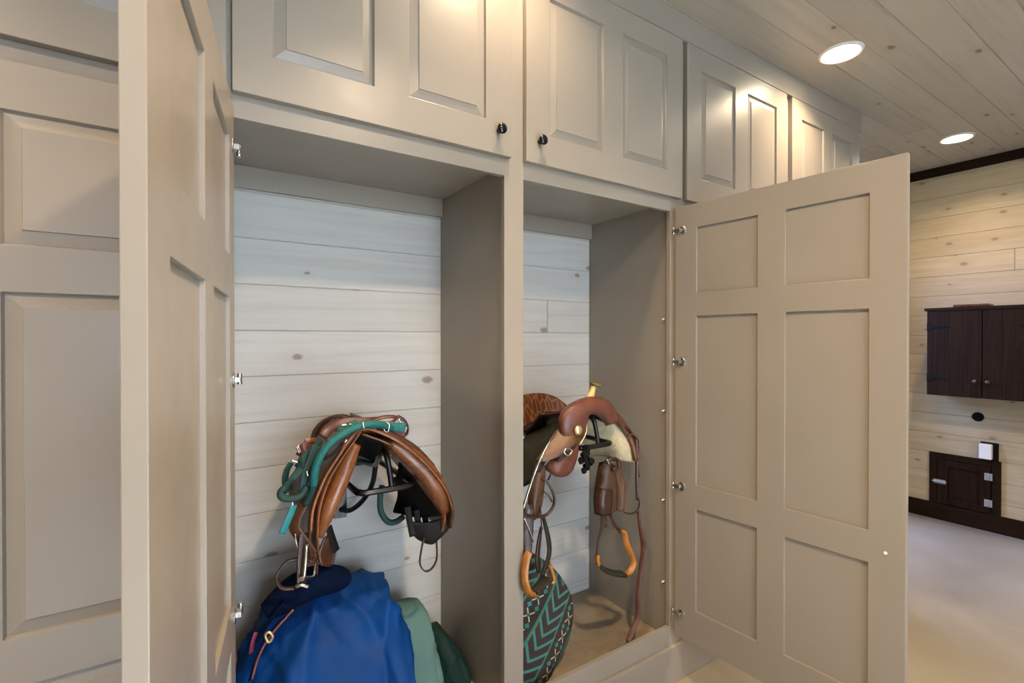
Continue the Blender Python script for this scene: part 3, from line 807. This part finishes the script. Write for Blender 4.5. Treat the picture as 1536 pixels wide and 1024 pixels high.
# horn
hb, htp = W(884.5, 599, .05), W(891, 578, .05)
part(MB().tube([hb-V((0, 0, .01)), hb+V((0, 0, .006)), hb.lerp(htp, .45), hb.lerp(htp, .8), htp], [.020, .017, .0125, .010, .010], 16), 'horn', 'rawhide', ws)
hc = MB().lathe([(.002, -.008), (.018, -.006), (.024, 0), (.022, .006), (.012, .009), (.001, .010)], (0, 0, 0), 'Z', 24)
o = part(hc, 'horn_cap', 'hornwrap', ws); o.location = htp+V((.006, 0, .004))-ws.location; o.rotation_euler = (R(12), R(14), 0)
# seat and cantle
c0 = [V((1.13, .20, 1.12)), V((1.27, .18, 1.12)), V((1.40, .20, 1.12))]
c1 = [V((1.12, .27, 1.05)), V((1.27, .27, 1.055)), V((1.43, .27, 1.05))]
c2 = [V((1.10, .34, 1.03)), V((1.25, .34, 1.04)), V((1.42, .34, 1.03))]
c3 = [V((1.10, .37, 1.05)), V((1.24, .38, 1.06)), V((1.40, .37, 1.05))]
part(MB().sheet([c0, c1, c2, c3], .012, res=7), 'seat', 'brown', ws)
cant = [L((772, 650, .34), (790, 652, .35), (815, 650, .355), (840, 642, .345), (856, 634, .33)),
        L((768, 620, .36), (788, 616, .39), (812, 613, .40), (836, 615, .38), (853, 623, .35)),
        L((772, 597, .38), (790, 591, .41), (812, 590, .42), (833, 596, .40), (850, 609, .37))]
part(MB().sheet(cant, .016, res=7), 'cantle', 'tooled', ws)
# dark seat jockey / fender top on the near side
part(MB().sheet([L((848, 618, .14), (836, 632, .18), (815, 640, .26), (795, 648, .31)),
                 L((846, 640, .06), (826, 654, .09), (803, 664, .17), (780, 668, .24)),
                 L((828, 672, .03), (814, 686, .06), (795, 694, .12), (772, 696, .18)),
                 L((810, 706, .02), (796, 722, .05), (782, 730, .09), (765, 735, .14))], .008, res=6), 'seat_jockey', 'jockey', ws)
part(MB().tube(L((845, 633, .05), (830, 655, .035), (816, 678, .015), (804, 704, .005), (793, 735, .01), (784, 765, .02)), .0045, 8), 'edge_binding', 'steel', ws)
# golden swell cover and skirt front
part(MB().sheet([L((838, 640, .04), (850, 652, .01), (862, 650, .0), (872, 640, .01)),
                 L((826, 660, .03), (843, 668, .0), (858, 666, -.01), (871, 652, .005)),
                 L((808, 684, .02), (830, 685, .0), (850, 675, -.005), (868, 662, .01)),
                 L((803, 690, .03), (818, 692, .01), (838, 684, .0), (860, 672, .02))], .007), 'front_jockey', 'west2', ws)
# round skirt lobe below
part(MB().sheet([L((838, 686, .03), (850, 676, .02), (862, 668, .02), (867, 662, .03)),
                 L((824, 692, .03), (840, 692, .01), (856, 686, .01), (866, 676, .02)),
                 L((818, 700, .04), (834, 706, .01), (852, 702, .01), (863, 690, .02)),
                 L((826, 708, .04), (836, 713, .02), (848, 713, .02), (858, 704, .03))], .010), 'skirt', 'west', ws)
part(MB().lathe([(.0005, -.010), (.012, -.009), (.0165, -.004), (.0175, .002), (.010, .004)], tuple(W(867, 645, -.012)), 'Y', 20), 'concho', 'brass', ws)
part(MB().tube(L((878, 628, .0), (880, 642, .0), (877, 654, .0), (870, 666, .0)), .0028, 8), 'lacing', 'brass', ws)
part(MB().tube(L((846, 678, -.01), (853, 683, -.012), (858, 676, -.01), (851, 672, -.01)), .003, 8, True), 'ring', 'steel', ws)
part(MB().strap(L((862, 668, .0), (848, 678, -.005), (836, 690, .005)), .014, .005, V((.4, .2, 1))), 'latigo_keeper', 'jockey', ws)
# cream fleece lining on the off side
fl_ = [L((876, 632, .13), (888, 629, .11), (902, 628, .10), (912, 630, .09), (924, 638, .09)),
       L((872, 650, .20), (884, 648, .16), (902, 643, .12), (922, 648, .08), (938, 656, .07)),
       L((872, 668, .22), (886, 668, .18), (906, 664, .12), (930, 668, .06), (946, 674, .06)),
       L((878, 684, .22), (892, 682, .18), (908, 682, .14), (928, 688, .08), (950, 692, .06))]
part(MB().sheet(fl_, .018, res=6), 'fleece_lining', 'fleece', ws)
part(MB().sheet([L((906, 618, .10), (922, 622, .04), (924, 618, .12)), L((932, 640, .06), (938, 644, .055), (938, 636, .14)), L((944, 660, .05), (950, 664, .045), (950, 654, .14)), L((950, 690, .045), (956, 690, .04), (956, 676, .13))], .010), 'skirt', 'west2', ws)
# off-side fender, billets, latigo
part(MB().sheet([L((899, 694, .10), (906, 692, .08), (914, 694, .07), (922, 698, .07)), L((894, 722, .10), (904, 722, .07), (914, 722, .06), (924, 724, .07)),
                 L((891, 748, .09), (902, 750, .06), (914, 750, .06), (924, 750, .07)), L((892, 766, .09), (902, 770, .07), (914, 770, .06), (924, 764, .07))], .008), 'fender', 'fender', ws)
part(MB().sheet([L((895, 730, .088), (906, 733, .056), (918, 734, .052)), L((891, 750, .078), (904, 754, .048), (918, 754, .05)), L((892, 770, .08), (904, 773, .055), (916, 772, .055))], .006), 'fender_patch', 'brown', ws)
part(MB().tube(L((908, 694, .06), (916, 688, .05), (926, 690, .05), (928, 700, .05), (918, 704, .05)), .008, 8), 'rigging_ring', 'brown', ws)
part(MB().tube(L((910, 688, .04), (914, 696, .04)), .004, 8), 'rigging_pin', 'steel', ws)
part(MB().strap(L((921, 700, .065), (927, 725, .065), (930, 748, .065), (928, 766, .065)), .026, .005, V((.66, -.75, 0))), 'billet', 'fender', ws)
part(MB().strap(L((926, 698, .06), (934, 720, .06), (936, 745, .06), (934, 765, .06)), .016, .004, V((1, 0, 0))), 'latigo', 'west2', ws)
part(MB().strap(L((936, 768, .06), (944, 770, .06), (953, 768, .06), (959, 758, .06), (958, 745, .06)), .008, .004, V((.2, 1, .3))), 'latigo', 'brown', ws)
part(MB().strap(L((938, 640, .045), (948, 650, .04), (954, 662, .04), (955, 690, .04), (955, 720, .045), (956, 750, .05)), .012, .005, V((.66, -.75, 0))), 'saddle_string', 'brown', ws)
part(MB().strap(L((942, 652, .04), (950, 652, .035), (958, 664, .035), (957, 690, .04), (958, 715, .045)), .009, .005, V((.66, -.75, 0))), 'saddle_string', 'strapred', ws)
# stirrup leathers and wooden stirrups
def stirrup(A, B, C, D, tr0, tr1, parent=ws):
    m = MB()
    m.strap(L(*A), .024, .011, V((.66, -.5, 0))); 
    o = part(m, 'stirrup', 'gold_wood', parent)
    part(MB().strap(L(*B), .036, .014, V((.3, 1, .0))), 'stirrup_tread', 'jockey', o)
    return o
part(MB().strap(L((903, 770, .07), (902, 790, .06), (897, 812, .055), (895, 832, .05)), [.014, .012, .010, .008], .005, V((1, .5, 0))), 'stirrup_leather', 'brown', ws)
part(MB().strap(L((914, 768, .07), (920, 785, .06), (932, 798, .05)), [.030, .024, .016], .005, V((1, .5, 0))), 'stirrup_leather', 'brown', ws)
part(MB().strap(L((907, 764, .075), (909, 790, .07)), [.030, .022], .005, V((1, .5, 0))), 'stirrup_leather', 'fender', ws)
stirrup([(931, 797, .05), (937, 800, .05), (940, 816, .05), (948, 834, .05), (950, 846, .05), (944, 858, .05), (934, 863, .05)],
        [(898, 846, .05), (906, 854, .05), (920, 859, .05), (936, 861, .05)], 0, 0, 0, 0)
part(MB().strap(L((896, 832, .05), (896, 840, .05), (899, 850, .05)), .020, .012, V((.3, 1, 0))), 'stirrup', 'gold_wood', ws)
# near-side fender and stirrup
part(MB().sheet([L((803, 694, .05), (812, 694, .03), (818, 700, .03)), L((796, 726, .04), (806, 728, .02), (815, 732, .03)), L((792, 752, .04), (802, 756, .02), (812, 756, .03)), L((788, 776, .04), (798, 780, .02), (806, 776, .03))], .008), 'fender', 'fender', ws)
part(MB().sheet([L((782, 752, .03), (792, 756, .015), (801, 758, .01)), L((778, 790, .03), (789, 800, .015), (799, 802, .01)), L((778, 830, .03), (787, 838, .015), (796, 838, .01))], .006), 'fender_patch', 'brown', ws)
part(MB().strap(L((812, 716, .02), (820, 722, .01), (830, 740, .0), (831, 756, .0), (822, 770, .0), (808, 775, .0), (785, 775, .0)), .010, .006, V((0, 1, .3))), 'rein', 'brown', ws)
part(MB().strap(L((814, 736, .02), (822, 742, .01), (828, 752, .01)), .006, .005, V((0, 1, .3))), 'rein', 'brown', ws)
part(MB().tube(L((826, 711, .01), (822, 720, .01)), .003, 6), 'tie', 'black_l', ws)
part(MB().strap(L((786, 776, .0), (794, 795, .0), (800, 812, .005)), .006, .004, V((0, 1, .3))), 'cord', 'steel', ws)
part(MB().strap(L((810, 758, .02), (812, 780, .02), (812, 800, .02)), .007, .004, V((1, 1, 0))), 'hobble_strap', 'brown', ws)
part(MB().strap(L((815, 775, .02), (822, 805, .02), (824, 828, .02), (818, 852, .02), (812, 862, .02)), [.010, .020, .022, .022, .012], .008, V((1, .4, 0))), 'stirrup_leather', 'jockey', ws)
part(MB().strap(L((812, 790, .03), (808, 815, .03), (806, 840, .03), (808, 858, .03)), [.010, .020, .022, .014], .008, V((1, .4, 0))), 'stirrup_leather', 'brown', ws)
stirrup([(794, 828, -.02), (790, 838, -.022), (787, 865, -.025), (792, 886, -.025), (801, 893, -.02)],
        [(800, 888, -.02), (812, 876, .0), (822, 868, .02)], 0, 0, 0, 0)
part(MB().strap(L((824, 846, .02), (828, 856, .02), (830, 868, .02), (826, 874, .02)), [.022, .026, .030, .024], .012, V((.5, 1, 0))), 'stirrup', 'gold_wood', ws)

tag(MB().strap(L((957, 765, .07), (960, 790, .07), (966, 822, .07), (962, 850, .07), (957, 890, .065), (956, 925, .06), (948, 948, .05), (942, 962, .04)),
               [.012, .014, .026, .022, .018, .022, .022, .020], .004, V((.66, -.75, 0))).build('leather_strap', 'strapred'),
    'long russet leather strap hanging beside the horned saddle down to the locker floor', 'strap')

bt = MB()
for a, r in ((( 878, 682), .022), ((872, 690), .016), ((886, 692), .018), ((880, 700), .018), ((876, 706), .014)):
    p = W(*a, .01); rings = []
    for k in range(9):
        th = math.pi*k/8; ring = []
        for j in range(12):
            ph = 2*math.pi*j/12; q = V((math.sin(th)*math.cos(ph), math.sin(th)*math.sin(ph), math.cos(th)))
            ring.append(p+q*(r*(.7+.5*noise.noise(q*1.7+p*30))))
        rings.append(ring)
    bt.loft(rings, False)
bt.strap(L((880, 672, .022), (876, 680, .0), (882, 700, .0)), .014, .006, V((1, 0, 0)))
bt.tube(L((873, 674, .028), (878, 668, .008), (884, 673, .028), (880, 682, .014)), .004, 8)
tag(bt.build('crumpled_strap', 'matte'), 'crumpled black cloth bunch hanging from the rack under the horned saddle', 'cloth')

# ------------------------------------------------------------------ patterned pad
def padshape():
    rows = []
    # outline in the x-z plane at Y~.09, from bottom to top
    prof = [(.150, .900, 1.10), (.178+.0, .905, 1.125), (.235, .905, 1.185), (.31, .905, 1.215), (.39, .905, 1.212), (.47, .91, 1.170), (.53, .92, 1.120), (.59, .925, 1.050), (.63, .93, .98)]
    prof = [(z+.026, a+.004, b) for z, a, b in prof]
    for z, a, b in prof:
        y = .095+.05*(z-.17)
        rows.append([V((a, y+.02, z)), V((a*.66+b*.34, y-.012, z)), V((a*.33+b*.67, y-.014, z)), V((b, y+.012, z))])
    return MB().sheet(rows, .018, res=5, fold=lambda u, v, p: .003*math.sin(u*9+v*5))
tag(padshape().build('saddle_pad', 'pad', loc=(1.05, .1, .17)), 'dark woven saddle pad with teal chevrons and cream crosses, below the wooden stirrup', 'saddle pad')

# ------------------------------------------------------------------ blankets
def heap(prof, ybk, zf, seed, amp, folds, thick=.012, res=8):
    """draped cloth: prof rows (x, top z, front foot y, crest y)"""
    rows = []
    for x, zt, yf, yc, zb in prof:
        zt2 = zb+(zt-zb)
        rows.append([V((x, ybk, zf+.01)), V((x, ybk-.01, zf+(zt-zf)*.6)), V((x, (yc+ybk)/2+.02, zf+(zt-zf)*.96)), V((x, yc, zt)),
                     V((x, yc-(yc-yf)*.45, zf+(zt-zf)*.80)), V((x, yf+.01, zf+(zt-zf)*.42)), V((x, yf, zb+.012))])
    def fold(u, v, p):
        s_ = 0
        for (a, b, ph, am) in folds:
            x = math.sin(a*u+b*v+ph); s_ += am*(1-abs(x))**3.2*min(1, v*3)*min(1, (1-u)*6)
        s_ += amp*noise.noise(p*7+V((seed, 0, 0)))+amp*.4*noise.noise(p*19+V((0, seed, 0)))
        n1 = noise.noise(p*5.5+V((seed*2, 3, 0))); n2 = noise.noise(p*9+V((1, seed*3, 2)))
        s_ -= amp*.55*max(0, 1-abs(n1)*5)**2+amp*.3*max(0, 1-abs(n2)*5)**2
        return s_
    return MB().sheet(rows, thick, res=res, fold=fold)
bl = thing('horse_blanket', 'bright blue nylon horse blanket heaped on the locker floor under the hornless saddle', 'blanket', (.36, .2, .173))
mb = heap([(.118, .20, .18, .24, .173), (.122, .42, .12, .24, .173), (.150, .52, .09, .24, .173), (.215, .60, .07, .23, .173), (.30, .612, .055, .22, .173), (.385, .622, .05, .21, .173),
           (.455, .618, .06, .20, .173), (.518, .606, .07, .20, .173), (.540, .56, .085, .21, .173), (.565, .42, .10, .22, .173), (.60, .20, .12, .24, .173)],
          .44, .173, 3.1, .022, [(6, 3.2, 2.1, -.030), (7, -3.6, 1.2, .018), (11, 3, 3.4, -.016), (2.5, 8, .3, .012)], res=9)
part(mb, 'shell', 'blue', bl)
# navy rolled collar on top-left
q = L((398, 918, .13), (420, 902, .13), (445, 884, .14), (472, 872, .15), (498, 868, .16), (514, 868, .17), (521, 871, .18))
part(MB().tube(q, [.024, .036, .043, .043, .039, .030, .010], 16, flat=1.0), 'collar_lining', 'navy', bl)
part(MB().tube(L((384, 962, .10), (392, 948, .10), (408, 926, .09), (426, 904, .085)), .006, 8), 'binding', 'navy', bl)
part(MB().strap(L((374, 1020, .07), (384, 985, .07), (398, 958, .07), (416, 936, .065), (436, 918, .06), (448, 908, .065)), .012, .004, V((.5, 1, .2))), 'edge_strap', 'navy', bl)
part(MB().tube(L((378, 1018, .062), (388, 985, .062), (402, 958, .062), (420, 936, .058), (440, 914, .055)), .0028, 6), 'piping', 'piping', bl)
part(MB().strap(L((376, 980, .085), (379, 962, .085), (384, 948, .09)), .010, .004, V((1, .3, 0))), 'trim_tape', 'pink', bl)
bk = MB().tube(L((398, 953, .055), (404, 948, .052), (409, 955, .052), (403, 963, .055)), .0032, 8, True)
part(bk, 'buckle', 'brass', bl)
g = heap([(.595, .25, .24, .29, .173), (.600, .45, .20, .29, .173), (.615, .475, .19, .28, .173), (.675, .465, .19, .28, .173), (.690, .40, .19, .28, .173), (.716, .32, .19, .28, .173), (.725, .20, .21, .29, .173)],
         .42, .173, 9.7, .008, [(6, 4, .3, -.006), (9, -5, 1.0, .004)])
tag(g.build('folded_blanket', 'sage', loc=(.65, .3, .173)), 'sage green canvas blanket folded beside the bright blue one', 'blanket')
g = heap([(.738, .22, .28, .33, .173), (.742, .31, .24, .32, .173), (.770, .33, .22, .31, .173), (.81, .28, .21, .30, .173), (.828, .24, .22, .30, .173), (.835, .19, .24, .32, .173)],
         .45, .173, 5.3, .010, [(6, 8, .9, -.008), (11, -5, 1.0, .005)], thick=.010)
tag(g.build('canvas_blanket', 'dkgreen', loc=(.78, .3, .173)), 'dark green canvas blanket in the shaded corner beside the sage one', 'blanket')

# ------------------------------------------------------------------ daylight through the doorways
def area(name, loc, rot, sx, sy, energy, color, spread=180):
    l = bpy.data.lights.new(name, 'AREA'); l.shape = 'RECTANGLE'; l.size = sx; l.size_y = sy; l.energy = energy; l.color = color; l.spread = R(spread)
    o = bpy.data.objects.new(name, l); COL.objects.link(o); o.location = loc; o.rotation_euler = rot; return o
area('doorway_daylight', (.5, YF-.02, 1.7), (R(90), 0, 0), 2.0, 1.8, 126, (.65, .79, 1))
v_ = V((.8, -2.9, 0))-V((.6, YF-.05, 2.3))
area('doorway_sky_light', (.6, YF-.05, 2.3), v_.to_track_quat('-Z', 'Y').to_euler(), 1.9, .6, 365, (.62, .785, 1), 30)
area('side_doorway_daylight', (4.06, YB+.75, 1.9), (R(-60), 0, 0), .86, 1.2, 95, (.30, .45, 1))
w = bpy.data.worlds.new('world'); SC.world = w; w.use_nodes = True
w.node_tree.nodes['Background'].inputs[0].default_value = (.62, .78, 1, 1)
w.node_tree.nodes['Background'].inputs[1].default_value = .35

SC.view_settings.view_transform = 'Standard'; SC.view_settings.look = 'None'
SC.view_settings.gamma = 1; SC.view_settings.use_curve_mapping = False
SC.view_settings.exposure = 0.31
SC.cycles.max_bounces = 10; SC.cycles.diffuse_bounces = 6
SC.cycles.sample_clamp_indirect = 8
